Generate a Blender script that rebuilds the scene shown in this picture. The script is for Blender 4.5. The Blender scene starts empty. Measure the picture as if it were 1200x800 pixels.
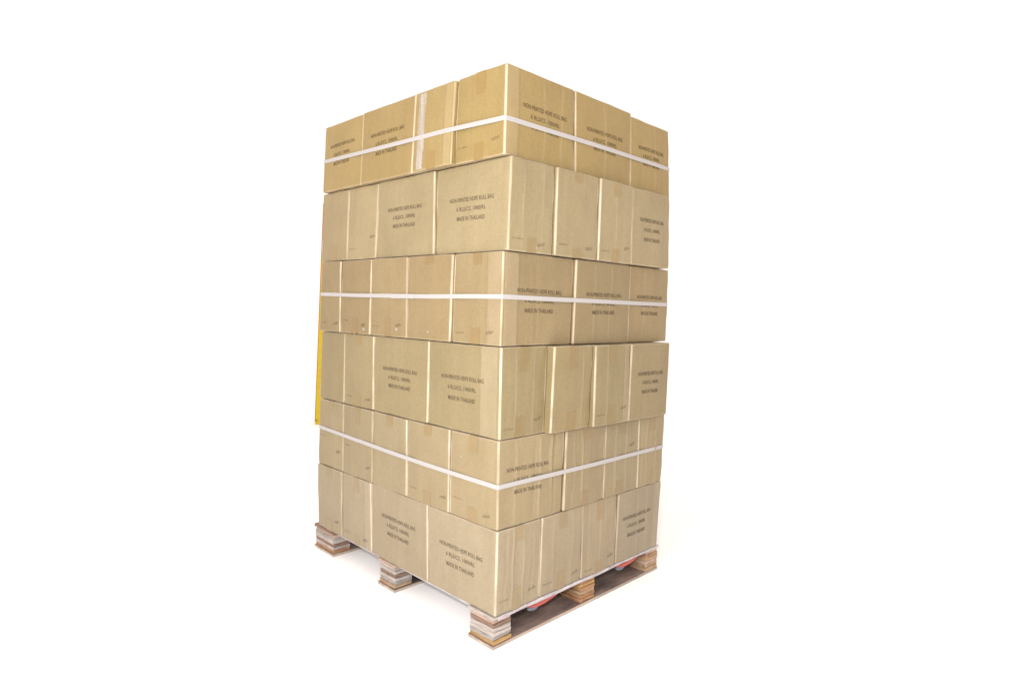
import bpy, bmesh, math, random
from mathutils import Vector, Matrix, Euler, noise

# ------------------------------------------------------------------ camera, world, flash, exposure
SC = bpy.context.scene
COL = SC.collection
cam_data = bpy.data.cameras.new('camera')
cam = bpy.data.objects.new('camera', cam_data)
COL.objects.link(cam)
cam.location = (1.4624, -1.4182, 1.0223)
cam.rotation_euler = (1.5188, -0.0279, 0.7856)
cam_data.sensor_width = 36.0
cam_data.lens = 739.88 / 1200 * 36
cam_data.clip_start = 0.05
cam_data.clip_end = 400
SC.camera = cam

world = bpy.data.worlds.new('World')
SC.world = world
world.use_nodes = True
bg = world.node_tree.nodes['Background']
bg.inputs['Color'].default_value = (1.20, 1.08, 1.01, 1)
bg.inputs['Strength'].default_value = 1.06

fl = bpy.data.lights.new('camera_flash', 'POINT')        # the camera's own flash, just above the lens
fl.energy = 135
fl.color = (1.0, 0.985, 0.955)
fl.shadow_soft_size = 0.035
flash = bpy.data.objects.new('camera_flash', fl)
COL.objects.link(flash)
flash.location = (1.40, -1.50, 1.24)

sb = bpy.data.lights.new('soft_lamp', 'POINT')            # a big soft lamp standing left of the photographer
sb.energy = 175
sb.color = (1.0, 0.985, 0.955)
sb.shadow_soft_size = 0.38
soft = bpy.data.objects.new('soft_lamp', sb)
COL.objects.link(soft)
soft.location = (0.72, -2.15, 1.35)

SC.view_settings.view_transform = 'Standard'
SC.view_settings.look = 'None'
SC.view_settings.exposure = 0
SC.view_settings.gamma = 1
SC.render.engine = 'CYCLES'

FLOOR_Z = -0.1105
rnd = random.Random(7)

# ------------------------------------------------------------------ materials
def new_mat(name):
    m = bpy.data.materials.new(name)
    m.use_nodes = True
    nt = m.node_tree
    b = nt.nodes['Principled BSDF']
    return m, nt, b

def N(nt, t, **kw):
    n = nt.nodes.new(t)
    for k, v in kw.items():
        if k in n.inputs: n.inputs[k].default_value = v
        else: setattr(n, k, v)
    return n

def mixc(nt, fac, a, b, mode='MIX'):
    n = nt.nodes.new('ShaderNodeMix'); n.data_type = 'RGBA'; n.blend_type = mode
    for s, v in ((n.inputs[0], fac), (n.inputs[6], a), (n.inputs[7], b)):
        if hasattr(v, 'is_output') or isinstance(v, bpy.types.NodeSocket): nt.links.new(v, s)
        else: s.default_value = v
    return n.outputs[2]

def ramp(nt, src, stops):
    r = nt.nodes.new('ShaderNodeValToRGB')
    els = r.color_ramp.elements
    while len(els) < len(stops): els.new(0.5)
    for e, (p, c) in zip(els, stops): e.position = p; e.color = c
    nt.links.new(src, r.inputs[0])
    return r.outputs[0]

def coords(nt, scale=(1, 1, 1)):
    tc = nt.nodes.new('ShaderNodeTexCoord')
    mp = nt.nodes.new('ShaderNodeMapping'); mp.inputs['Scale'].default_value = scale
    nt.links.new(tc.outputs['Object'], mp.inputs['Vector'])
    return mp.outputs[0]

def nz(nt, scale, detail=3, rough=0.55, vec=(1, 1, 1), seeded=True):
    n = nt.nodes.new('ShaderNodeTexNoise'); n.noise_dimensions = '4D'
    n.inputs['Scale'].default_value = scale; n.inputs['Detail'].default_value = detail; n.inputs['Roughness'].default_value = rough
    nt.links.new(coords(nt, vec), n.inputs['Vector'])
    if seeded:
        oi = nt.nodes.new('ShaderNodeObjectInfo')
        mu = nt.nodes.new('ShaderNodeMath'); mu.operation = 'MULTIPLY'; mu.inputs[1].default_value = 37.0
        nt.links.new(oi.outputs['Random'], mu.inputs[0]); nt.links.new(mu.outputs[0], n.inputs['W'])
    return n.outputs['Fac']

def cardboard():
    m, nt, b = new_mat('kraft_cardboard')
    oi = nt.nodes.new('ShaderNodeObjectInfo')
    col = oi.outputs['Color']
    streak = ramp(nt, nz(nt, 1.0, 4, 0.6, (34, 34, 1.1)), [(0.3, (0.92, 0.91, 0.90, 1)), (0.7, (1.05, 1.05, 1.05, 1))])
    col = mixc(nt, 0.6, col, streak, 'MULTIPLY')
    blot = ramp(nt, nz(nt, 5.5, 4, 0.6), [(0.3, (0.90, 0.88, 0.85, 1)), (0.7, (1.06, 1.06, 1.07, 1))])
    col = mixc(nt, 0.8, col, blot, 'MULTIPLY')
    # the faint woven look of the liner paper
    weave = ramp(nt, nz(nt, 1.0, 1, 0.5, (90, 90, 420)), [(0.35, (0.94, 0.94, 0.93, 1)), (0.65, (1.05, 1.05, 1.05, 1))])
    col = mixc(nt, 0.8, col, weave, 'MULTIPLY')
    weave2 = ramp(nt, nz(nt, 1.0, 1, 0.5, (420, 420, 70)), [(0.35, (0.95, 0.95, 0.94, 1)), (0.65, (1.04, 1.04, 1.04, 1))])
    col = mixc(nt, 0.8, col, weave2, 'MULTIPLY')
    fib = ramp(nt, nz(nt, 160, 3, 0.7), [(0.30, (0.86, 0.84, 0.80, 1)), (0.5, (1, 1, 1, 1))])
    col = mixc(nt, 0.5, col, fib, 'MULTIPLY')
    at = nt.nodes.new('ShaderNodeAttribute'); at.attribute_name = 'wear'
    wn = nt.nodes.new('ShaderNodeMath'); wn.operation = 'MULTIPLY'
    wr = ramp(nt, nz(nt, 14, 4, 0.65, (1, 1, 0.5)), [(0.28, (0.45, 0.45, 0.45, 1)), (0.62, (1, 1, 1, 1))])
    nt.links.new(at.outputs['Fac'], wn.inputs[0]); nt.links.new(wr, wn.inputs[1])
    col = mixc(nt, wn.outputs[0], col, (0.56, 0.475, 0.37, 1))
    nt.links.new(col, b.inputs['Base Color'])
    b.inputs['Roughness'].default_value = 0.46
    b.inputs['Specular IOR Level'].default_value = 0.33
    bp = nt.nodes.new('ShaderNodeBump'); bp.inputs['Strength'].default_value = 0.35; bp.inputs['Distance'].default_value = 0.0012
    nt.links.new(nz(nt, 1.0, 3, 0.6, (60, 60, 4)), bp.inputs['Height'])
    bp2 = nt.nodes.new('ShaderNodeBump'); bp2.inputs['Strength'].default_value = 0.4; bp2.inputs['Distance'].default_value = 0.009
    nt.links.new(nz(nt, 9, 4, 0.6), bp2.inputs['Height']); nt.links.new(bp.outputs[0], bp2.inputs['Normal'])
    nt.links.new(bp2.outputs[0], b.inputs['Normal'])
    return m

def simple(name, col, rough=0.5, spec=0.5, var=0.06, nscale=30, bump=0.0):
    m, nt, b = new_mat(name)
    lo = tuple(c * (1 - 2 * var) for c in col) + (1,); hi = tuple(min(1, c * (1 + var)) for c in col) + (1,)
    nt.links.new(ramp(nt, nz(nt, nscale, 4, 0.6), [(0.3, lo), (0.7, hi)]), b.inputs['Base Color'])
    b.inputs['Roughness'].default_value = rough
    b.inputs['Specular IOR Level'].default_value = spec
    if bump:
        bp = nt.nodes.new('ShaderNodeBump'); bp.inputs['Strength'].default_value = bump; bp.inputs['Distance'].default_value = 0.002
        nt.links.new(nz(nt, nscale * 2, 4, 0.6), bp.inputs['Height']); nt.links.new(bp.outputs[0], b.inputs['Normal'])
    return m

def film(name, col, alpha_lo, alpha_hi, rough, vec, scale=1.0):
    """thin translucent plastic film: partly see-through colour"""
    m, nt, b = new_mat(name)
    b.inputs['Base Color'].default_value = col + (1,)
    b.inputs['Roughness'].default_value = rough
    b.inputs['Specular IOR Level'].default_value = 0.5
    a = ramp(nt, nz(nt, scale, 4, 0.6, vec), [(0.3, (alpha_lo,) * 3 + (1,)), (0.7, (alpha_hi,) * 3 + (1,))])
    nt.links.new(a, b.inputs['Alpha'])
    return m

def wood(name, tint_lo, tint_hi, vec):
    m, nt, b = new_mat(name)
    at = nt.nodes.new('ShaderNodeAttribute'); at.attribute_name = 'ply'
    g = ramp(nt, nz(nt, 1.0, 5, 0.65, vec), [(0.25, tint_lo), (0.75, tint_hi)])
    col = mixc(nt, 1.0, at.outputs['Color'], g, 'MULTIPLY')
    sp = ramp(nt, nz(nt, 60, 3, 0.7), [(0.28, (0.55, 0.5, 0.48, 1)), (0.42, (1, 1, 1, 1))])
    col = mixc(nt, 0.7, col, sp, 'MULTIPLY')
    nt.links.new(col, b.inputs['Base Color'])
    b.inputs['Roughness'].default_value = 0.75
    b.inputs['Specular IOR Level'].default_value = 0.25
    bp = nt.nodes.new('ShaderNodeBump'); bp.inputs['Strength'].default_value = 0.6; bp.inputs['Distance'].default_value = 0.003
    nt.links.new(nz(nt, 1.0, 4, 0.6, vec), bp.inputs['Height']); nt.links.new(bp.outputs[0], b.inputs['Normal'])
    return m

M_CARD = cardboard()
def on_board(name, mul, rough, spec, vary=0.08, scale=40):
    """ink or thin tape: the board's own colour showing through, multiplied"""
    m, nt, b = new_mat(name)
    oi = nt.nodes.new('ShaderNodeObjectInfo')
    v = ramp(nt, nz(nt, scale, 3, 0.6), [(0.3, tuple(c * (1 - vary) for c in mul) + (1,)), (0.7, tuple(c * (1 + vary) for c in mul) + (1,))])
    nt.links.new(mixc(nt, 1.0, oi.outputs['Color'], v, 'MULTIPLY'), b.inputs['Base Color'])
    b.inputs['Roughness'].default_value = rough; b.inputs['Specular IOR Level'].default_value = spec
    return m
M_INK = on_board('black_print_ink', (0.36, 0.33, 0.34), 0.6, 0.3, 0.35, 90)
M_MARK = on_board('grey_stamp_ink', (0.66, 0.64, 0.66), 0.6, 0.3, 0.3, 90)
M_TAPE = on_board('brown_packing_tape', (0.90, 0.82, 0.68), 0.30, 0.45, 0.06, 30)
M_CLEAR = film('glossy_clear_tape', (0.52, 0.475, 0.43), 0.10, 0.80, 0.25, (70, 70, 5))
M_TORN = simple('torn_paper', (0.33, 0.305, 0.27), 0.8, 0.2)
M_STRAP = film('white_plastic_strap', (0.375, 0.358, 0.352), 0.95, 1.0, 0.42, (30, 30, 300))
M_PLY = wood('weathered_plywood', (0.42, 0.36, 0.33, 1), (1.35, 1.35, 1.35, 1), (22, 22, 210))
M_BOARD = wood('weathered_board', (0.45, 0.43, 0.45, 1), (1.2, 1.15, 1.1, 1), (30, 4, 60))
M_FACE = wood('dark_film_face', (0.30, 0.28, 0.32, 1), (1.9, 1.75, 1.65, 1), (14, 6, 30))
M_RED = simple('red_plastic', (0.45, 0.075, 0.06), 0.35, 0.5)
M_BAG = film('pale_clear_bag', (0.34, 0.38, 0.50), 0.25, 0.5, 0.15, (20, 20, 20))
M_YELLOW = simple('yellow_paint', (0.53, 0.39, 0.004), 0.45, 0.5)
M_ORANGE = simple('orange_paint', (0.62, 0.13, 0.045), 0.5, 0.4)
M_STEEL = simple('dark_bolt_steel', (0.06, 0.05, 0.04), 0.5, 0.5)
M_FLOOR = simple('white_studio_floor', (0.98, 0.98, 0.98), 0.9, 0.0, var=0.0)

# ------------------------------------------------------------------ object helpers
def link(name, me, mat, parent=None, loc=None, color=None):
    o = bpy.data.objects.new(name, me)
    COL.objects.link(o)
    if mat and not me.materials: me.materials.append(mat)
    if loc is not None: o.location = loc
    if parent: o.parent = parent
    if color: o.color = color + (1,)
    return o

def tag(o, label=None, cat=None, group=None, kind=None):
    if label: o['label'] = label
    if cat: o['category'] = cat
    if group: o['group'] = group
    if kind: o['kind'] = kind

def mesh(name, verts, faces, smooth=True):
    me = bpy.data.meshes.new(name)
    me.from_pydata([tuple(v) for v in verts], [], faces)
    me.update()
    if smooth: me.polygons.foreach_set('use_smooth', [True] * len(me.polygons))
    return me

# ------------------------------------------------------------------ the floor
fm = mesh('ground', [(-60, -60, FLOOR_Z), (60, -60, FLOOR_Z), (60, 60, FLOOR_Z), (-60, 60, FLOOR_Z)], [(0, 1, 2, 3)], False)
tag(link('floor', fm, M_FLOOR), kind='structure')

# stack measured in metres: heights, lean of the near corner, seams (foot0, head0, foot1, head1, stand-out)
LAYERS = {
 1: dict(zb=1.5114, zt=1.8014, d=(-0.0051, -0.005),
    left=[(0.0051, 0.005, 0.2547, 0.2425, 0), (0.2547, 0.2425, 0.4834, 0.4695, 0.0124), (0.4834, 0.4695, 0.8393, 0.8284, 0.0124), (0.8393, 0.8284, 1.1579, 1.1424, 0.0124)],
    right=[(-0.0051, -0.005, 0.3471, 0.3338, 0), (0.3471, 0.3338, 0.6888, 0.6813, 0), (0.6888, 0.6813, 0.9883, 0.9657, 0)]),
 2: dict(zb=1.2082, zt=1.5114, d=(0.0085, 0.0112),
    left=[(-0.0085, -0.0112, 0.3636, 0.3702, 0), (0.3636, 0.3702, 0.7387, 0.7336, 0.0116), (0.7387, 0.7336, 0.9592, 0.9583, 0.0116), (0.9592, 0.9583, 1.1809, 1.1818, 0.0116)],
    right=[(0.0085, 0.0112, 0.2256, 0.2236, 0), (0.2256, 0.2236, 0.463, 0.4575, 0.0078), (0.463, 0.4575, 0.6749, 0.6713, 0.0156), (0.6749, 0.6713, 0.9631, 0.9385, 0.0156)]),
 3: dict(zb=0.8979, zt=1.2082, d=(-0.0021, -0.0012),
    left=[(0.0021, 0.0012, 0.2502, 0.2438, 0), (0.2502, 0.2438, 0.5078, 0.5082, 0.0106), (0.5078, 0.5082, 0.7617, 0.7565, 0.0106), (0.7617, 0.7565, 0.9947, 0.9902, 0.0106), (0.9947, 0.9902, 1.1752, 1.1571, 0.0106)],
    right=[(-0.0021, -0.0012, 0.3529, 0.3552, 0), (0.3529, 0.3552, 0.7009, 0.7002, 0.006), (0.7009, 0.7002, 0.9961, 0.9918, 0.006)]),
 4: dict(zb=0.591, zt=0.8979, d=(0.0008, -0.0001),
    left=[(-0.0008, 0.0001, 0.3805, 0.3821, 0), (0.3805, 0.3821, 0.7421, 0.7467, 0), (0.7421, 0.7467, 0.974, 0.9771, 0), (0.974, 0.9771, 1.189, 1.1829, 0)],
    right=[(0.0008, -0.0001, 0.2183, 0.2253, 0), (0.2183, 0.2253, 0.4367, 0.4413, 0.0288), (0.4367, 0.4413, 0.6594, 0.664, 0.0475), (0.6594, 0.664, 0.9428, 0.9481, 0.0475)]),
 5: dict(zb=0.2903, zt=0.591, d=(0.0016, -0.0001),
    left=[(-0.0016, 0.0001, 0.2447, 0.2463, 0), (0.2447, 0.2463, 0.497, 0.5016, 0.0039), (0.497, 0.5016, 0.7378, 0.7377, 0.0039), (0.7378, 0.7377, 0.9676, 0.9692, 0.0039), (0.9676, 0.9692, 1.1877, 1.1798, 0.0039)],
    right=[(0.0016, -0.0001, 0.3262, 0.3324, 0), (0.3262, 0.3324, 0.5632, 0.5699, 0.0071), (0.5632, 0.5699, 0.7965, 0.7975, 0.0081), (0.7965, 0.7975, 0.9874, 0.9954, 0.0081)]),
 6: dict(zb=0.0, zt=0.2903, d=(0.0021, 0.0026),
    left=[(-0.0021, -0.0026, 0.3567, 0.3724, 0), (0.3567, 0.3724, 0.7378, 0.7504, 0.003), (0.7378, 0.7504, 0.9731, 0.9746, 0.003), (0.9731, 0.9746, 1.1833, 1.1913, 0.003)],
    right=[(0.0021, 0.0026, 0.2168, 0.2188, 0), (0.2168, 0.2188, 0.4495, 0.4514, 0), (0.4495, 0.4514, 0.669, 0.6766, 0.0021), (0.669, 0.6766, 0.9798, 0.9956, 0.0021)]),
}

# ------------------------------------------------------------------ cartons
class Carton:
    """a closed carton between four slightly leaning corner posts.
    Sides: 0 faces -y, 1 faces +x, 2 faces +y, 3 faces -x.  s runs left to right seen from outside, t upwards."""
    def __init__(self, foot, head, zb, zt, seed, bulge=0.004, creases=None, rv=0.0052, res=22, laps=None, wob=0.0016):
        self.foot = [Vector((x, y, zb)) for x, y in foot]      # corners: (-x,-y), (+x,-y), (+x,+y), (-x,+y)
        self.head = [Vector((x, y, zt)) for x, y in head]
        c = sum(self.foot, Vector()) / 4
        self.origin = c.copy()
        self.foot = [p - c for p in self.foot]; self.head = [p - c for p in self.head]
        self.h = zt - zb
        self.seed = seed
        self.rv = rv; self.res = res; self.wob = wob
        r = random.Random(seed)
        self.bulge = [bulge * r.uniform(0.3, 1.0) for _ in range(4)]
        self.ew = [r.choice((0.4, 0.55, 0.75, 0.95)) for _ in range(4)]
        self.creases = creases or {}
        self.laps = laps or {}
        self.so = [Vector((r.uniform(0, 50), r.uniform(0, 50), r.uniform(0, 50))) for _ in range(4)]
        self.nrm = []; self.wid = []
        for k in range(4):
            e = self.foot[(k + 1) % 4] - self.foot[k]
            self.wid.append(e.length)
            self.nrm.append(Vector((e.y, -e.x, 0)).normalized())
    def disp(self, k, s, t):
        """how far the wall stands out at (s, t), metres, and how worn it is there"""
        env = max(0, min(1, s * 9)) * max(0, min(1, (1 - s) * 9)); env = env * env * (3 - 2 * env)
        ev = max(0, min(1, t * 7)) * max(0, min(1, (1 - t) * 7)); ev = ev * ev * (3 - 2 * ev)
        d = self.bulge[k] * 4 * s * (1 - s) * (0.35 + 0.65 * 4 * t * (1 - t))
        d += self.wob * noise.noise(Vector((s * 3.1, t * 2.1, 0)) + self.so[k]) * env
        d += 0.0009 * noise.noise(Vector((s * 9, t * 5, 4)) + self.so[k]) * env
        wear = 0.0
        for (s0, dep, w, t0, t1, wob) in self.creases.get(k, ()):
            sc = s0 + wob * noise.noise(Vector((t * 2.2, s0 * 9, 3)) + self.so[k])
            q = abs(s - sc) / w
            if q < 1:
                f = min(1, max(0, (t - t0) / 0.08)) * min(1, max(0, (t1 - t) / 0.08))
                d += dep * (1 - q) * f * env
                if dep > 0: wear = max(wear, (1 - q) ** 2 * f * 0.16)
        for (s0, s1, st) in self.laps.get(k, ()):
            if s0 < s < s1: d += 0.0007; wear = max(wear, st)
        return d, wear
    def post(self, k, t):
        return self.foot[k].lerp(self.head[k], t)
    def pt(self, k, s, t, off=0.0):
        """a point on side k"""
        a = self.post(k, t); b = self.post((k + 1) % 4, t)
        d, _ = self.disp(k, s, t)
        return a.lerp(b, s) + self.nrm[k] * (d + off)
    def build_mesh(self, name='cardboard_carton', vis=(0, 1)):
        rv = self.rv
        cols = []                                            # (side, s, inward, wear)
        for k in range(4):
            r = rv / self.wid[k]
            n = self.res if k in vis else 3
            ss = [r + (1 - 2 * r) * i / n for i in range(n + 1)]
            if k in vis: ss += [r + .0025 / self.wid[k], 1 - r - .0025 / self.wid[k]]; ss.sort()
            if k in vis:
                for (s0, dep, w, t0, t1, wob) in self.creases.get(k, ()):
                    ss += [s0 - w, s0 - w * .5, s0, s0 + w * .5, s0 + w]
                for (s0, s1, st) in self.laps.get(k, ()):
                    ss += [s0 - .002, s0 + .002, s1 - .002, s1 + .002]
                ss = sorted(x for x in set(ss) if r <= x <= 1 - r)
            for s in ss: cols.append(('f', k, s))
            for j in range(1, 5): cols.append(('c', k, math.radians(90 * j / 5)))
        h = self.h
        nt = 16
        ts = [0.0, 0.0015 / h, 0.005 / h] + [0.03 + 0.94 * i / nt for i in range(nt + 1)] + [1 - 0.005 / h, 1 - 0.0015 / h, 1.0]
        verts = []; wear = []
        for ti, t in enumerate(ts):
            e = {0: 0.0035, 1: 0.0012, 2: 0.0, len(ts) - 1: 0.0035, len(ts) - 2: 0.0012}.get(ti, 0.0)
            for c in cols:
                k = c[1]
                if c[0] == 'f':
                    d, w = self.disp(k, c[2], t)
                    verts.append(self.post(k, t).lerp(self.post((k + 1) % 4, t), c[2]) + self.nrm[k] * (d - e))
                    r = rv / self.wid[k]
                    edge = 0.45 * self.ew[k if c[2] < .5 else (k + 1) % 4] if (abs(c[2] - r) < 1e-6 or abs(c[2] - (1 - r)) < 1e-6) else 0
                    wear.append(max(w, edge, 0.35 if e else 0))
                else:
                    k2 = (k + 1) % 4
                    n1, n2 = self.nrm[k], self.nrm[k2]
                    ctr = self.post(k2, t) - (n1 + n2) * rv
                    # corner leans in and out a little like a crushed board edge
                    j = 0.0034 * noise.noise(Vector((t * 3.5, k * 5, 1)) + self.so[k])
                    dirv = n1 * math.cos(c[2]) + n2 * math.sin(c[2])
                    j -= 0.0035 * max(0, 1 - min(t, 1 - t) / 0.09) ** 2 * (0.5 + noise.noise(Vector((k * 3, t * 2, 8)) + self.so[k]))
                    verts.append(ctr + dirv * (rv + j - e))
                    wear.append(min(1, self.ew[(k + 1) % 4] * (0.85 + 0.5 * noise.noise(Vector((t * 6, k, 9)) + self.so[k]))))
        for q, v in enumerate(verts):                    # edges sag a millimetre or two
            t = ts[q // len(cols)]; g = abs(2 * t - 1) ** 3
            v.z += 0.0013 * g * noise.noise(Vector((v.x * 11, v.y * 11, round(t) * 5)) + self.so[0])
        n = len(cols)
        faces = []
        for i in range(len(ts) - 1):
            for j in range(n):
                j2 = (j + 1) % n
                faces.append((i * n + j, i * n + j2, (i + 1) * n + j2, (i + 1) * n + j))
        faces.append(tuple(reversed(range(n))))
        faces.append(tuple(range((len(ts) - 1) * n, len(ts) * n)))
        me = mesh(name, verts, faces)
        me.polygons[-1].use_smooth = False; me.polygons[-2].use_smooth = False
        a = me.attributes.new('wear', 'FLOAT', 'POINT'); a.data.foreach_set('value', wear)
        return me
    def patch(self, k, s0, s1, t0, t1, off=0.0006, ns=6, nt=8, jag=0.0, seed=0):
        """thin sheet lying on side k, with its edges turned down to the board"""
        V = []; F = []
        r = random.Random(seed)
        for j in range(nt + 1):
            for i in range(ns + 1):
                s = s0 + (s1 - s0) * i / ns; t = t0 + (t1 - t0) * j / nt
                if jag: s += r.uniform(-jag, jag) / self.wid[k] * (i in (0, ns)); t += r.uniform(-jag, jag) / self.h * (j in (0, nt))
                V.append(self.pt(k, s, min(.999, max(.001, t)), off))
        for j in range(nt):
            for i in range(ns):
                a = j * (ns + 1) + i
                F.append((a, a + 1, a + ns + 2, a + ns + 1))
        rim = [i for i in range(ns + 1)] + [j * (ns + 1) + ns for j in range(1, nt + 1)] + [nt * (ns + 1) + i for i in range(ns - 1, -1, -1)] + [j * (ns + 1) for j in range(nt - 1, 0, -1)]
        base = len(V)
        for q in rim: V.append(V[q] - self.nrm[k] * (off + 0.0005))
        m = len(rim)
        for i in range(m):
            F.append((rim[(i + 1) % m], rim[i], base + i, base + (i + 1) % m))
        return mesh('patch', V, F, False)

def text_outline(s):
    cu = bpy.data.curves.new('t', 'FONT'); cu.body = s; cu.size = 1.0; cu.resolution_u = 2; cu.space_character = 1.03; cu.offset = 0.010
    o = bpy.data.objects.new('t', cu); COL.objects.link(o)
    bpy.context.view_layer.update()
    dg = bpy.context.evaluated_depsgraph_get()
    me = bpy.data.meshes.new_from_object(o.evaluated_get(dg))
    vs = [v.co.copy() for v in me.vertices]; fs = [tuple(p.vertices) for p in me.polygons]
    bpy.data.objects.remove(o); bpy.data.curves.remove(cu); bpy.data.meshes.remove(me)
    x0 = min(v.x for v in vs); x1 = max(v.x for v in vs); y0 = min(v.y for v in vs); y1 = max(v.y for v in vs)
    return [((v.x - x0) / (x1 - x0) - 0.5, (v.y - y0) / (y1 - y0) - 0.5) for v in vs], fs

LINES = [(text_outline('NON-PRINTED HDPE ROLL BAG'), 0.222), (text_outline('6 RLS/CS, 1000/RL'), 0.148), (text_outline('MADE IN THAILAND'), 0.142)]
CAP = 0.0148

def print_line(c, k, i, sc, tc, scale=1.0):
    """one printed line, a sheet of letters lying on the board"""
    (vs, fs), w = LINES[i]
    cap = CAP * (1.12 if i == 1 else 1.0)
    q = random.Random(c.seed * 5 + k); sc += q.uniform(-.008, .008); tc += q.uniform(-.012, .012); rot = q.uniform(-.012, .012)
    V = [c.pt(k, sc + x * w * scale / c.wid[k], tc + (y * cap + rot * x * w) / c.h, 0.0007) for x, y in vs]
    return mesh('printed_line', V, fs, False)

def stamp(c, k, s0, t0, w, hgt, seed, slanted=False):
    """a smudged row of tiny stamped strokes"""
    r = random.Random(seed); V = []; F = []
    x = 0.0
    while x < w:
        a = r.uniform(0.0016, 0.003); hh = hgt * r.uniform(0.6, 1.0); y0 = r.uniform(-.1, .15) * hgt + (x * 0.15 if slanted else 0)
        segs = [(x, y0, x + a * .55, y0 + hh)]
        if r.random() < .7: segs.append((x, y0 + hh * .72, x + a * 1.5, y0 + hh))
        if r.random() < .6: segs.append((x, y0, x + a * 1.5, y0 + hh * .25))
        for (xa, ya, xb, yb) in segs:
            b = len(V)
            for (px, py) in ((xa, ya), (xb, ya), (xb, yb), (xa, yb)):
                V.append(c.pt(k, s0 + px / c.wid[k], t0 + py / c.h, 0.0007 + 0.00005 * len(F) % 0.0002))
            F.append((b, b + 1, b + 2, b + 3))
        x += a * 1.5 + r.uniform(0.0006, 0.0016)
    return mesh('stamp', V, F, False)

TINT = {1: (0.266, 0.192, 0.076), 2: (0.271, 0.214, 0.119), 3: (0.231, 0.173, 0.089), 4: (0.234, 0.184, 0.097), 5: (0.249, 0.199, 0.116), 6: (0.271, 0.221, 0.146)}
ROW = {1: 'top row', 2: 'second row from top', 3: 'third row from top', 4: 'fourth row from top', 5: 'fifth row from top', 6: 'bottom row'}
NTH = {1: 'second', 2: 'third', 3: 'fourth', 4: 'last'}
GAP = 0.0014

def decorate(root, c, k, spec, seed):
    """printing, tape, stamps and scuffs on side k"""
    w = c.wid[k]; h = c.h
    if 'P' in spec:
        tt = spec.get('tt', (0.60, 0.49, 0.385))
        for i in range(3): link('printed_line', print_line(c, k, i, spec.get('sc', 0.5), tt[i], min(1.0, w / 0.35)), M_INK, root, color=tuple(root.color)[:3])
    if 'T' in spec:                                       # tape tab coming down from the top seam
        l = spec['T']; s0 = 0.5 - .023 / w + spec.get('ts', 0)
        link('tape_tab', c.patch(k, s0, s0 + .046 / w, 1 - l / h, 1.0, jag=0.001, seed=seed), M_TAPE, root, color=tuple(root.color)[:3])
    if 'B' in spec:
        l = spec['B']; s0 = 0.5 - .023 / w + spec.get('bs', 0)
        link('tape_tab', c.patch(k, s0, s0 + .046 / w, 0.0, l / h, jag=0.001, seed=seed + 1), M_TAPE, root, color=tuple(root.color)[:3])
    if 'm' in spec: link('stamped_mark', stamp(c, k, 0.08, spec['m'], 0.047, 0.0045, seed + 2), M_MARK, root, color=tuple(root.color)[:3])
    if 'n' in spec: link('stamped_mark', stamp(c, k, spec.get('ns', 0.72), spec['n'], 0.034, 0.011, seed + 3, True), M_MARK, root, color=tuple(root.color)[:3])
    for (s, t, r_) in spec.get('spots', ()):
        V = [c.pt(k, s, t, 0.0008)]; F = []
        q = random.Random(seed + int(s * 100)); m = 14
        for i in range(m):
            a = 2 * math.pi * i / m; rr = r_ * .8 * q.uniform(0.45, 1.1)
            V.append(c.pt(k, s + rr * math.cos(a) / w, t + rr * .75 * math.sin(a) / h, 0.0006)); F.append((0, 1 + i, 1 + (i + 1) % m))
        link('torn_spot', mesh('torn_spot', V, F), M_TORN, root)
    if 'clear' in spec:
        s0, s1, t0, t1 = spec['clear']
        link('clear_tape', c.patch(k, s0, s1, t0, t1, off=0.0011, ns=6, nt=24, jag=0.0022, seed=seed + 5), M_CLEAR, root)

def cr(*a): return [(s, d * .7, w, 0.0, 1.0, 0.035) for s, d, w in a]
def crp(s, d, w, t0, t1): return (s, d, w, t0, t1, 0.05)

# what each visible side shows, from the near corner outwards
LEFT = {
 1: [{'T': .072, 'B': .055, 'm': .17, 'n': .17, 'ns': .76}, {'B': .062, 'bs': .0, 'clear': (.12, .30, .02, .97)}, {'P': 1, 'tt': (.63, .50, .37)}, {'P': 1, 'tt': (.66, .52, .39)}],
 2: [{'P': 1}, {'P': 1, 'sc': .5}, {'m': .14, 'n': .27, 'ns': .8}, {'B': .062}],
 3: [{'T': .04, 'B': .055, 'm': .11, 'n': .115}, {'T': .03, 'spots': [(.52, .10, .009)]}, {'B': .07, 'm': .12, 'n': .13, 'spots': [(.74, .10, .012)]}, {'B': .07, 'm': .17, 'n': .10, 'spots': [(.82, .07, .012), (.5, .0, .006)]}, {'m': .12, 'n': .10}],
 4: [{'P': 1, 'tt': (.60, .48, .36)}, {'P': 1}, {'T': .045, 'B': .055, 'm': .12, 'n': .10, 'ns': .76}, {}],
 5: [{'T': .058, 'B': .05, 'm': .21, 'n': .10, 'spots': [(.25, .72, .006)]}, {'T': .04, 'B': .05, 'm': .15, 'n': .14, 'ns': .8}, {'T': .045}, {'T': .07, 'm': .42, 'n': .17, 'ns': .78, 'spots': [(.47, .50, .006), (.80, .20, .010)]}, {'T': .04, 'm': .45, 'n': .24}],
 6: [{'P': 1, 'tt': (.61, .50, .385)}, {'P': 1, 'tt': (.61, .50, .39)}, {'T': .06, 'B': .04, 'm': .12, 'n': .10}, {'T': .04, 'B': .055, 'n': .17}],
}
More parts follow.
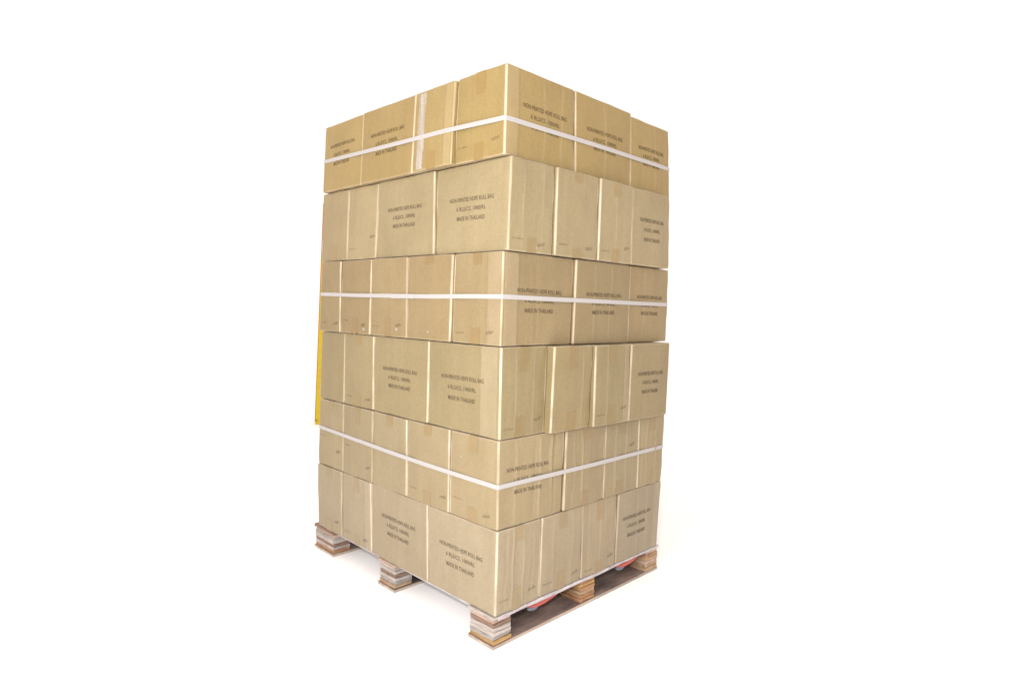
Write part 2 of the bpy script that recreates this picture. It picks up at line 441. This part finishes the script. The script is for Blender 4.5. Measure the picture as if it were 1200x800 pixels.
RIGHT = {
 1: [{'P': 1, 'sc': .54, 'tt': (.60, .49, .38)}, {'P': 1}, {'P': 1}],
 2: [{'m': .13, 'n': .08, 'ns': .64, 'B': .05, 'spots': [(.62, .06, .006)]}, {'T': .035, 'B': .035, 'm': .13, 'n': .10}, {'T': .055, 'B': .05, 'm': .12, 'n': .17, 'ns': .76}, {'P': 1, 'tt': (.61, .48, .355)}],
 3: [{'P': 1}, {'P': 1}, {'P': 1}],
 4: [{'T': .082, 'B': .068, 'bs': -.06, 'm': .10, 'n': .15, 'ns': .74}, {'T': .082, 'B': .068}, {'T': .078, 'B': .075, 'm': .13, 'n': .17, 'ns': .76}, {'P': 1, 'tt': (.60, .48, .36)}],
 5: [{'P': 1, 'sc': .44, 'tt': (.66, .53, .40)}, {'B': .055, 'T': .05}, {'T': .055, 'B': .055, 'bs': -.05, 'n': .62, 'spots': [(.80, .62, .005)]}, {'T': .07, 'B': .06, 'bs': .1}],
 6: [{'B': .07, 'bs': -.04, 'T': .05, 'm': .15, 'n': .14, 'ns': .74}, {'T': .06, 'B': .065, 'm': .13, 'n': .11, 'ns': .76}, {'T': .08, 'B': .045, 'm': .08, 'n': .14, 'ns': .76}, {'P': 1, 'sc': .44, 'tt': (.62, .49, .36)}],
}
C_LEFT = {}
C_RIGHT = {
 (1, 0): cr((.53, .0012, .03), (.8, .001, .025)), (1, 1): cr((.5, .0012, .03)), (1, 2): cr((.6, .001, .02)),
 (2, 0): cr((.30, .0012, .03), (.76, .001, .02)), (2, 2): cr((.5, .0015, .03)),
 (3, 0): cr((.46, -.002, .03)), (3, 1): cr((.33, .001, .02), (.63, .001, .02)), (3, 2): cr((.35, .001, .02)),
 (4, 0): cr((.33, .0014, .03), (.72, .001, .03)), (4, 1): cr((.76, .0016, .03)), (4, 2): cr((.35, .001, .03), (.86, .0016, .03)),
 (5, 0): cr((.25, .003, .03), (.53, -.003, .04), (.61, .0045, .028), (.86, -.002, .03)) + [crp(.80, .004, .03, .35, 1)],
 (5, 1): cr((.22, .0025, .04), (.42, .004, .03), (.66, -.002, .04)), (5, 2): cr((.3, .0025, .05), (.62, .0025, .04), (.82, -.0025, .04)),
 (5, 3): cr((.10, -.004, .06), (.32, .003, .05), (.66, .005, .05)),
 (6, 0): cr((.2, -.0025, .05), (.36, .004, .03), (.60, .003, .03), (.8, -.002, .04)), (6, 1): cr((.28, .0015, .03), (.74, .0015, .03)),
 (6, 2): cr((.22, .0015, .03), (.52, .0025, .04), (.8, -.0015, .03)), (6, 3): cr((.12, -.002, .03), (.45, .0025, .03), (.65, .002, .03), (.84, .003, .03)),
}
LAP = {(1, 1, 0): (.02, .17), (1, 3, 0): (.03, .20), (0, 4, 0): (.75, .955), (0, 3, 0): (.72, .96), (1, 4, 2): (.84, .97), (0, 1, 1): (.80, .95), (0, 6, 2): (.80, .98), (1, 6, 3): (.86, .97)}

HOW = {True: 'printed side', False: 'taped end'}
def label_for(layer, side, i, spec):
    what = 'brown carton with its printed side showing' if 'P' in spec else 'brown carton with its plain taped end showing'
    n = len(LAYERS[layer]['left' if side == 'L' else 'right'])
    pos = 'last' if i == n - 1 else {1: 'second', 2: 'third', 3: 'fourth'}[i]
    return what, pos

def carton(layer, foot, head, sides, key, creases=None, vis=(0, 1)):
    L = LAYERS[layer]
    seed = layer * 100 + key
    q = random.Random(seed * 3)
    jz = q.uniform(-.004, .001) if layer == 1 else 0.0
    if (layer, key) == (1, 22): jz = -.009
    if (layer, key) == (1, 2): jz = -.002
    if key != 0:                                          # leans a little in or out, top and foot
        jo = q.uniform(-.004, .002) * (layer not in (4, 5)); jt = jo + q.uniform(-.005, .004) * (0.2 if layer == 5 else 1)
        if key < 20: foot = [(x, y - (jo if n < 2 else 0)) for n, (x, y) in enumerate(foot)]; head = [(x, y - (jt if n < 2 else 0)) for n, (x, y) in enumerate(head)]
        else: foot = [(x + (jo if n in (1, 2) else 0), y) for n, (x, y) in enumerate(foot)]; head = [(x + (jt if n in (1, 2) else 0), y) for n, (x, y) in enumerate(head)]
    laps = {}
    for (k, ly, idx), (a, b) in LAP.items():
        if ly == layer and ((k == 0 and (key == idx)) or (k == 1 and (key == 0 and idx == 0 or key == 20 + idx))): laps[k] = [(a, b, 0.13)]
    soft = 0.0045 if layer < 5 else 0.003
    c = Carton(foot, head, L['zb'] + 0.0012, L['zt'] - 0.0022 + jz, seed, bulge=soft, creases=creases, laps=laps, wob=0.0035 if layer >= 5 else 0.0022)
    r = random.Random(seed); f = r.uniform(0.95, 1.05); w = r.uniform(-0.02, 0.02)
    t = TINT[layer]
    root = link('cardboard_carton', c.build_mesh(), M_CARD, loc=c.origin, color=(t[0] * f * (1 + w), t[1] * f, t[2] * f * (1 - w)))
    for k, spec in sides: decorate(root, c, k, spec, seed * 7 + k * 31)
    ROWS[layer].append((c, [k for k, _ in sides]))
    return root, c

def rect(x0, x1, y0, y1, d=None):
    return [(x0, y0), (x1, y0), (x1, y1), (x0, y1)]

GROUP = 'brown cartons stacked on the pallet'
ROWS = {1: [], 2: [], 3: [], 4: [], 5: [], 6: []}
for ly, L in LAYERS.items():
    db, dt = L['d']
    left_depth = {1: [.345, .345, .235, .235], 2: [.218, .235, .33, .33], 3: [.354, .354, .354, .354, .354], 4: [.221, .23, .33, .33], 5: [.329, .33, .33, .33, .33], 6: [.218, .23, .33, .33]}[ly]
    right_depth = {1: [0, .24, .24], 2: [0, .355, .355, .235], 3: [0, .24, .24], 4: [0, .355, .355, .235], 5: [0, .345, .345, .345], 6: [0, .355, .355, .235]}[ly]
    vb = L['right'][0][2]; vt = L['right'][0][3]
    # left row; the first one is the corner carton
    for i, (u0b, u0t, u1b, u1t, o) in enumerate(L['left']):
        dep = left_depth[i]
        if i == 0:
            foot = [(-u1b + GAP, db), (db, db), (db, vb - GAP), (-u1b + GAP, vb - GAP)]
            head = [(-u1t + GAP, dt), (dt, dt), (dt, vt - GAP), (-u1t + GAP, vt - GAP)]
            ls, rs = LEFT[ly][0], RIGHT[ly][0]
            root, c = carton(ly, foot, head, [(0, ls), (1, rs)], 0, {1: C_RIGHT.get((ly, 0), []), 0: C_LEFT.get((ly, 0), [])})
            tag(root, 'brown carton at the near corner of the %s, seen from two sides' % ROW[ly], 'cardboard box', GROUP)
        else:
            foot = [(-u1b + GAP, db - o), (-u0b - GAP, db - o), (-u0b - GAP, dep - .004), (-u1b + GAP, dep - .004)]
            head = [(-u1t + GAP, dt - o), (-u0t - GAP, dt - o), (-u0t - GAP, dep - .004), (-u1t + GAP, dep - .004)]
            root, c = carton(ly, foot, head, [(0, LEFT[ly][i])], i, {0: C_LEFT.get((ly, i), [])})
            n = len(L['left']); pos = 'far end' if i == n - 1 else {1: 'second', 2: 'third', 3: 'fourth'}[i]
            face = 'printed carton' if 'P' in LEFT[ly][i] else ('carton end with shiny clear tape' if 'clear' in LEFT[ly][i] else 'plain carton end')
            where = 'at the far end of the left side' if i == n - 1 else '%s from near corner on left side' % pos
            tag(root, '%s, %s, %s' % (face, where, ROW[ly]), 'cardboard box', GROUP)
    for i, (v0b, v0t, v1b, v1t, o) in enumerate(L['right']):
        if i == 0: continue
        dep = right_depth[i]; xb = db + o; xt = dt + o
        foot = [(-dep + .004, v0b + GAP), (xb, v0b + GAP), (xb, v1b - GAP), (-dep + .004, v1b - GAP)]
        head = [(-dep + .004, v0t + GAP), (xt, v0t + GAP), (xt, v1t - GAP), (-dep + .004, v1t - GAP)]
        root, c = carton(ly, foot, head, [(1, RIGHT[ly][i])], 20 + i, {1: C_RIGHT.get((ly, i), [])})
        n = len(L['right']); pos = {1: 'second', 2: 'third'}.get(i)
        face = 'printed carton' if 'P' in RIGHT[ly][i] else 'plain carton end'
        where = 'at the far end of the right side' if i == n - 1 else '%s from near corner on right side' % pos
        tag(root, '%s, %s, %s' % (face, where, ROW[ly]), 'cardboard box', GROUP)
    # the cartons behind the outer rows
    XE = {1: -1.145, 2: -1.18, 3: -1.16, 4: -1.18, 5: -1.18, 6: -1.18}[ly]; YE = 0.975
    inner = []
    def grid(x0, x1, nx, y0, y1, ny):
        for a in range(nx):
            for b_ in range(ny):
                inner.append((x0 + (x1 - x0) * a / nx, x0 + (x1 - x0) * (a + 1) / nx, y0 + (y1 - y0) * b_ / ny, y0 + (y1 - y0) * (b_ + 1) / ny))
    if ly == 1: grid(-.475, -.245, 1, .35, YE, 2); grid(XE, -.48, 2, .24, .71, 2); grid(XE, -.48, 3, .71, YE, 1)
    elif ly == 3: grid(XE, -.25, 4, .36, YE, 2)
    elif ly == 5: grid(-.70, -.35, 1, .335, YE, 3); grid(XE, -.70, 2, .335, YE, 2)
    else:
        yb = L['right'][3][0]
        grid(-.735, -.362, 1, .24, yb - .012, 2); grid(-.735, -.24, 2, yb, YE, 1); grid(XE, -.74, 2, .335, YE, 2)
    for j, (x0, x1, y0, y1) in enumerate(inner):
        g = .004
        f = rect(x0 + g, x1 - g, y0 + g, y1 - g)
        c = Carton(f, f, L['zb'] + .0012, L['zt'] - .0022, ly * 1000 + j, bulge=.001, res=3)
        root = link('cardboard_carton', c.build_mesh(vis=()), M_CARD, loc=c.origin, color=TINT[ly])
        tag(root, 'brown carton hidden behind the outer cartons of the %s' % ROW[ly], 'cardboard box', 'hidden cartons inside the %s' % ROW[ly])

# ------------------------------------------------------------------ straps
def hull(pts):
    pts = sorted(set(pts))
    def half(ps):
        h = []
        for p in ps:
            while len(h) >= 2 and (h[-1][0] - h[-2][0]) * (p[1] - h[-2][1]) - (h[-1][1] - h[-2][1]) * (p[0] - h[-2][0]) <= 0: h.pop()
            h.append(p)
        return h
    a = half(pts); b = half(reversed(pts))
    return a[:-1] + b[:-1]

def strap(ly, zn, zl, zr, label, width=0.0155, seal=None):
    L = LAYERS[ly]; db, dt = L['d']
    f = ((zn + zl + zr) / 3 - L['zb']) / (L['zt'] - L['zb'])
    d = db + (dt - db) * f; pts = []
    for c, _ in ROWS[ly]:
        for k in range(4):
            r_ = c.rv / c.wid[k]
            for s in (r_, .1, .25, .4, .5, .6, .75, .9, 1 - r_):
                p = c.pt(k, s, f, 0.0005) + c.origin; pts.append((p.x, p.y))
            ctr = c.post((k + 1) % 4, f) - (c.nrm[k] + c.nrm[(k + 1) % 4]) * c.rv + c.origin
            for q in range(1, 6):
                a = math.radians(90 * q / 6)
                p = ctr + (c.nrm[k] * math.cos(a) + c.nrm[(k + 1) % 4] * math.sin(a)) * (c.rv + .0016); pts.append((p.x, p.y))
    H = [Vector((x, y, 0)) for x, y in hull(pts)]
    # subdivide
    P = []
    for i, a in enumerate(H):
        b = H[(i + 1) % len(H)]; n = max(1, int((b - a).length / .03))
        for j in range(n): P.append(a.lerp(b, j / n))
    V = []; F = []; m = len(P); th = .0012
    for i, p in enumerate(P):
        tn = (P[(i + 1) % m] - P[i - 1]).normalized(); nn = Vector((tn.y, -tn.x, 0))
        ul = max(0, -p.x) / 1.2; vr = max(0, p.y) / 0.99
        z = zn + (zl - zn) * min(1, ul) * (1 if p.y < .5 else 1) + (zr - zn) * min(1, vr) * (1 - min(1, ul))
        z += .0016 * noise.noise(Vector((p.x * 3, p.y * 3, zn * 9)))
        if p.y < .05: z += -.004 * math.sin(math.pi * min(1, ul))
        w = width / 2
        tilt = .0006 * noise.noise(Vector((p.x * 5, p.y * 5, zn * 5 + 7)))
        for (oo, zz) in ((0, -w), (th + tilt, -w), (th - tilt, w), (0, w)):
            q = p + nn * oo; V.append((q.x, q.y, z + zz))
    for i in range(m):
        a = i * 4; b = ((i + 1) % m) * 4
        for k in range(4): F.append((a + k, a + (k + 1) % 4, b + (k + 1) % 4, b + k))
    base = Vector((P[0].x, P[0].y, zn))
    me = mesh('packing_strap', [Vector(v) - base for v in V], F, False)
    bm = bmesh.new(); bm.from_mesh(me); bmesh.ops.recalc_face_normals(bm, faces=bm.faces); bm.to_mesh(me); bm.free()
    o = link('packing_strap', me, M_STRAP, loc=base)
    tag(o, label, 'strap', 'white straps round the carton stack')
    if seal:                                               # welded overlap of the strap ends
        x0, x1 = seal; V = []; F = []
        for j in range(9):
            x = x0 + (x1 - x0) * j / 8
            ii = min(range(m), key=lambda q: abs(P[q].x - x) + (9 if P[q].y > .05 else 0)); i2 = ii + 1 if P[ii].x < x else ii - 1
            t_ = (x - P[ii].x) / ((P[i2].x - P[ii].x) or 1); y = P[ii].y + (P[i2].y - P[ii].y) * t_
            zc = (V and 0) or (Vector((0, 0, 0)).z + (zn + (zl - zn) * min(1, -x / 1.2) - .004 * math.sin(math.pi * min(1, -x / 1.2))))
            for (yy, zz) in ((.0005, -.0085), (.0021, -.0085), (.0021, .0085), (.0005, .0085)): V.append(Vector((x, y - yy, zc + zz)) - base)
        for j in range(8):
            for k in range(4): F.append((j * 4 + k, j * 4 + (k + 1) % 4, j * 4 + 4 + (k + 1) % 4, j * 4 + 4 + k))
        F += [(3, 2, 1, 0), (32, 33, 34, 35)]
        me = mesh('strap_weld', V, F, False)
        bm = bmesh.new(); bm.from_mesh(me); bmesh.ops.recalc_face_normals(bm, faces=bm.faces); bm.to_mesh(me); bm.free()
        link('strap_weld', me, M_STRAP, o)
    return o

strap(1, 1.6270, 1.6493, 1.6319, 'white packing strap round the top row of cartons')
strap(3, 1.0597, 1.0636, 1.0574, 'white packing strap round the third row of cartons, ends welded together', seal=(-.46, -.60))
strap(5, 0.4373, 0.4612, 0.4417, 'white packing strap round the fifth row of cartons')

# ------------------------------------------------------------------ pallet
pal = bpy.data.objects.new('wooden_pallet', None); COL.objects.link(pal)
pal.location = (-.6, .5, FLOOR_Z)
tag(pal, 'worn plywood block pallet carrying the whole stack of brown cartons', 'pallet')

def slab_mesh(name, boxes, cols, wavy=0.0, nx=1, seed=0, bev=.0012):
    """boxes [(x0,x1,y0,y1,z0,z1)] relative; each with its own ply colour; long boards are divided along y"""
    V = []; F = []; C = []
    r = random.Random(seed)
    for (x0, x1, y0, y1, z0, z1), col in zip(boxes, cols):
        n = nx; b0 = len(V)
        for j in range(n + 1):
            y = y0 + (y1 - y0) * j / n
            dz = wavy * noise.noise(Vector((y * 5 + seed, 0.3, 0))); dx = wavy * .8 * noise.noise(Vector((y * 7 + seed, 5.3, 0)))
            b = bev
            ring = [(x0 + b, z0), (x1 - b, z0), (x1, z0 + b), (x1, z1 - b), (x1 - b, z1), (x0 + b, z1), (x0, z1 - b), (x0, z0 + b)]
            for x, z in ring: V.append((x + (dx if x > (x0 + x1) / 2 else 0), y, z + (dz if z < (z0 + z1) / 2 else 0))); C.append(col + (1,))
        for j in range(n):
            for k in range(8):
                a = b0 + j * 8 + k; a2 = b0 + j * 8 + (k + 1) % 8
                F.append((a, a + 8, a2 + 8, a2))
        F.append(tuple(b0 + k for k in range(8))); F.append(tuple(b0 + n * 8 + k for k in reversed(range(8))))
    me = mesh(name, V, F, False)
    bm = bmesh.new(); bm.from_mesh(me); bmesh.ops.recalc_face_normals(bm, faces=bm.faces); bm.to_mesh(me); bm.free()
    a = me.attributes.new('ply', 'FLOAT_COLOR', 'POINT')
    a.data.foreach_set('color', [q for c in C for q in c])
    return me

PALE = (.40, .365, .34); GREY = (.31, .30, .285); PINK = (.42, .31, .25); TAN = (.40, .28, .18); YEL = (.40, .25, .10); ORA = (.36, .205, .11); BRN = (.22, .15, .115); DRK = (.14, .105, .09); LIL = (.47, .45, .475)
PO = Vector(pal.location)
def part(name, boxes, cols, mat, **kw):
    c = Vector(((boxes[0][0] + boxes[0][1]) / 2, (boxes[0][2] + boxes[0][3]) / 2, boxes[0][4]))
    bs = [(b[0] - c.x, b[1] - c.x, b[2] - c.y, b[3] - c.y, b[4] - c.z, b[5] - c.z) for b in boxes]
    o = link(name, slab_mesh(name, bs, cols, **kw), mat, pal)
    o.location = c - PO
    return o
XS = [(-.125, -.001), (-.682, -.568), (-1.215, -1.045)]
YS = [(.001, .088), (.458, .549), (.902, .996)]
BT = FLOOR_Z + .0125; DB = -.0125
part('deck_board', [(-1.222, .003, .019, 1.0, DB, -.001)], [LIL], M_PLY, nx=60, wavy=.003, seed=4)
for i, (x0, x1) in enumerate(XS):
    part('bottom_board', [(x0 - .001, x1 + .001, -.002, .999, FLOOR_Z + .0005, BT - .0022)], [(.50, .43, .36)], M_BOARD, nx=30, wavy=.001, seed=10 + i)
    part('film_face', [(x0 - .0005, x1 - .001, -.001, .998, BT - .002, BT)], [(.17, .135, .12)], M_FACE, nx=1, seed=20 + i, bev=.0003)
    for j, (y0, y1) in enumerate(YS):
        r = random.Random(50 + i * 3 + j)
        n = 6; hz = (DB - BT) / n
        if (i, j) == (0, 0): cols = [YEL, GREY, PALE, PALE, BRN, PINK]
        elif i == 0: cols = [ORA, ORA, TAN, ORA, YEL, ORA] if j == 1 else [TAN, TAN, PINK, TAN, ORA, PINK]
        elif (i, j) == (1, 0): cols = [TAN, GREY, PALE, BRN, PALE, PALE]
        elif (i, j) == (2, 0): cols = [ORA, PALE, BRN, PALE, GREY, PINK]
        else: cols = [r.choice([PALE, TAN, PINK, ORA, GREY]) for _ in range(n)]
        bx = []
        for q in range(n):
            e = [r.uniform(0, .0055) for _ in range(4)]
            bx.append((x0 + e[0] + .001, x1 - e[1], y0 + e[2], y1 - e[3], BT + q * hz + .0003, BT + (q + 1) * hz - .0003))
        if j == 0:                                         # the deck's outer ply stands on the front blocks only
            bx.append((x0 - .004, x1 + .002, -.001, .0185, DB + .0003, -.0012)); cols.append([PALE, PINK, BRN][i])
        part('block', bx, cols, M_PLY, nx=6, wavy=.0025, seed=60 + i * 3 + j)
# white painted lower lip under the middle block on the right-hand side: part of the block's stack of plies

# nails in the blocks' ends
for (x, y, z, ax) in ((.0005, .076, -.075, 0), (.0005, .93, -.03, 0)):
    V = []; F = []
    for k in range(8):
        a = 2 * math.pi * k / 8; V.append((0, .003 * math.cos(a), .003 * math.sin(a)))
    V.append((.0015, 0, 0))
    for k in range(8): F.append((k, (k + 1) % 8, 8))
    o = link('nail', mesh('nail', V, F), M_STEEL, pal); o.location = Vector((x - .0012, y, z)) - PO

# ------------------------------------------------------------------ red things under the deck
def tube(path, radii, flat=1.0, seg=12):
    V = []; F = []
    for i, (p, r) in enumerate(zip(path, radii)):
        p = Vector(p)
        for k in range(seg):
            a = 2 * math.pi * k / seg
            V.append(p + Vector((r * math.cos(a), 0, r * flat * math.sin(a))))
    for i in range(len(path) - 1):
        for k in range(seg):
            F.append((i * seg + k, i * seg + (k + 1) % seg, (i + 1) * seg + (k + 1) % seg, (i + 1) * seg + k))
    F.append(tuple(range(seg))); F.append(tuple(reversed(range((len(path) - 1) * seg, len(path) * seg))))
    me = mesh('tube', V, F)
    bm = bmesh.new(); bm.from_mesh(me); bmesh.ops.recalc_face_normals(bm, faces=bm.faces); bm.to_mesh(me); bm.free()
    return me

def red_thing(y0, y1, label):
    n = 14; L_ = y1 - y0
    path = []; rad = []
    for i in range(n + 1):
        f = i / n
        path.append((.004 * math.sin(f * 5), f * L_, -.002 * math.sin(f * 9)))
        rad.append(.0135 * (math.sin(math.pi * min(1, .08 + f * 1.6) / 2) if f < .55 else 1 - .55 * (f - .55) / .45))
    o = link('red_plastic_grip', tube(path, rad, 1.05), M_RED, loc=(-.024, y0, -.030))
    tag(o, label, 'plastic grip', 'red grips under the pallet deck')
    path = []; rad = []
    for i in range(9):
        a = math.pi * i / 8; path.append((0, .030 - .028 * math.cos(a), -.011)); rad.append(max(.0008, .0125 * math.sin(a)))
    link('clear_cap', tube(path, rad, .8), M_BAG, o)
red_thing(.185, .345, 'red plastic grip with pale clear cap, in the pallet opening near the front corner')
red_thing(.715, .872, 'red plastic grip with pale clear cap, in the far right pallet opening')

# ------------------------------------------------------------------ yellow post behind
post = bpy.data.objects.new('yellow_post', None); COL.objects.link(post)
post.location = (-3.968, 1.4394, FLOOR_Z)
tag(post, 'yellow steel post with an orange edge, half hidden behind the left side of the stack', 'post')
post.rotation_euler = Euler((0, math.radians(1.55), math.radians(45)), 'XYZ')
def boxm(x0, x1, y0, y1, z0, z1, b=.002):
    bm = bmesh.new(); bmesh.ops.create_cube(bm, size=1)
    for v in bm.verts: v.co = Vector(((x0 + x1) / 2 + v.co.x * (x1 - x0), (y0 + y1) / 2 + v.co.y * (y1 - y0), (z0 + z1) / 2 + v.co.z * (z1 - z0)))
    bmesh.ops.bevel(bm, geom=bm.edges[:], offset=b, segments=2, affect='EDGES')
    me = bpy.data.meshes.new('box'); bm.to_mesh(me); bm.free(); return me
link('steel_column', boxm(.0052, .13, 0, .06, 0, 2.05), M_YELLOW, post)
link('orange_edge', boxm(0, .0051, -.002, .062, .02, 2.05), M_ORANGE, post)
link('bolt', boxm(.012, .022, -.008, -.0002, .035, .045), M_STEEL, post)
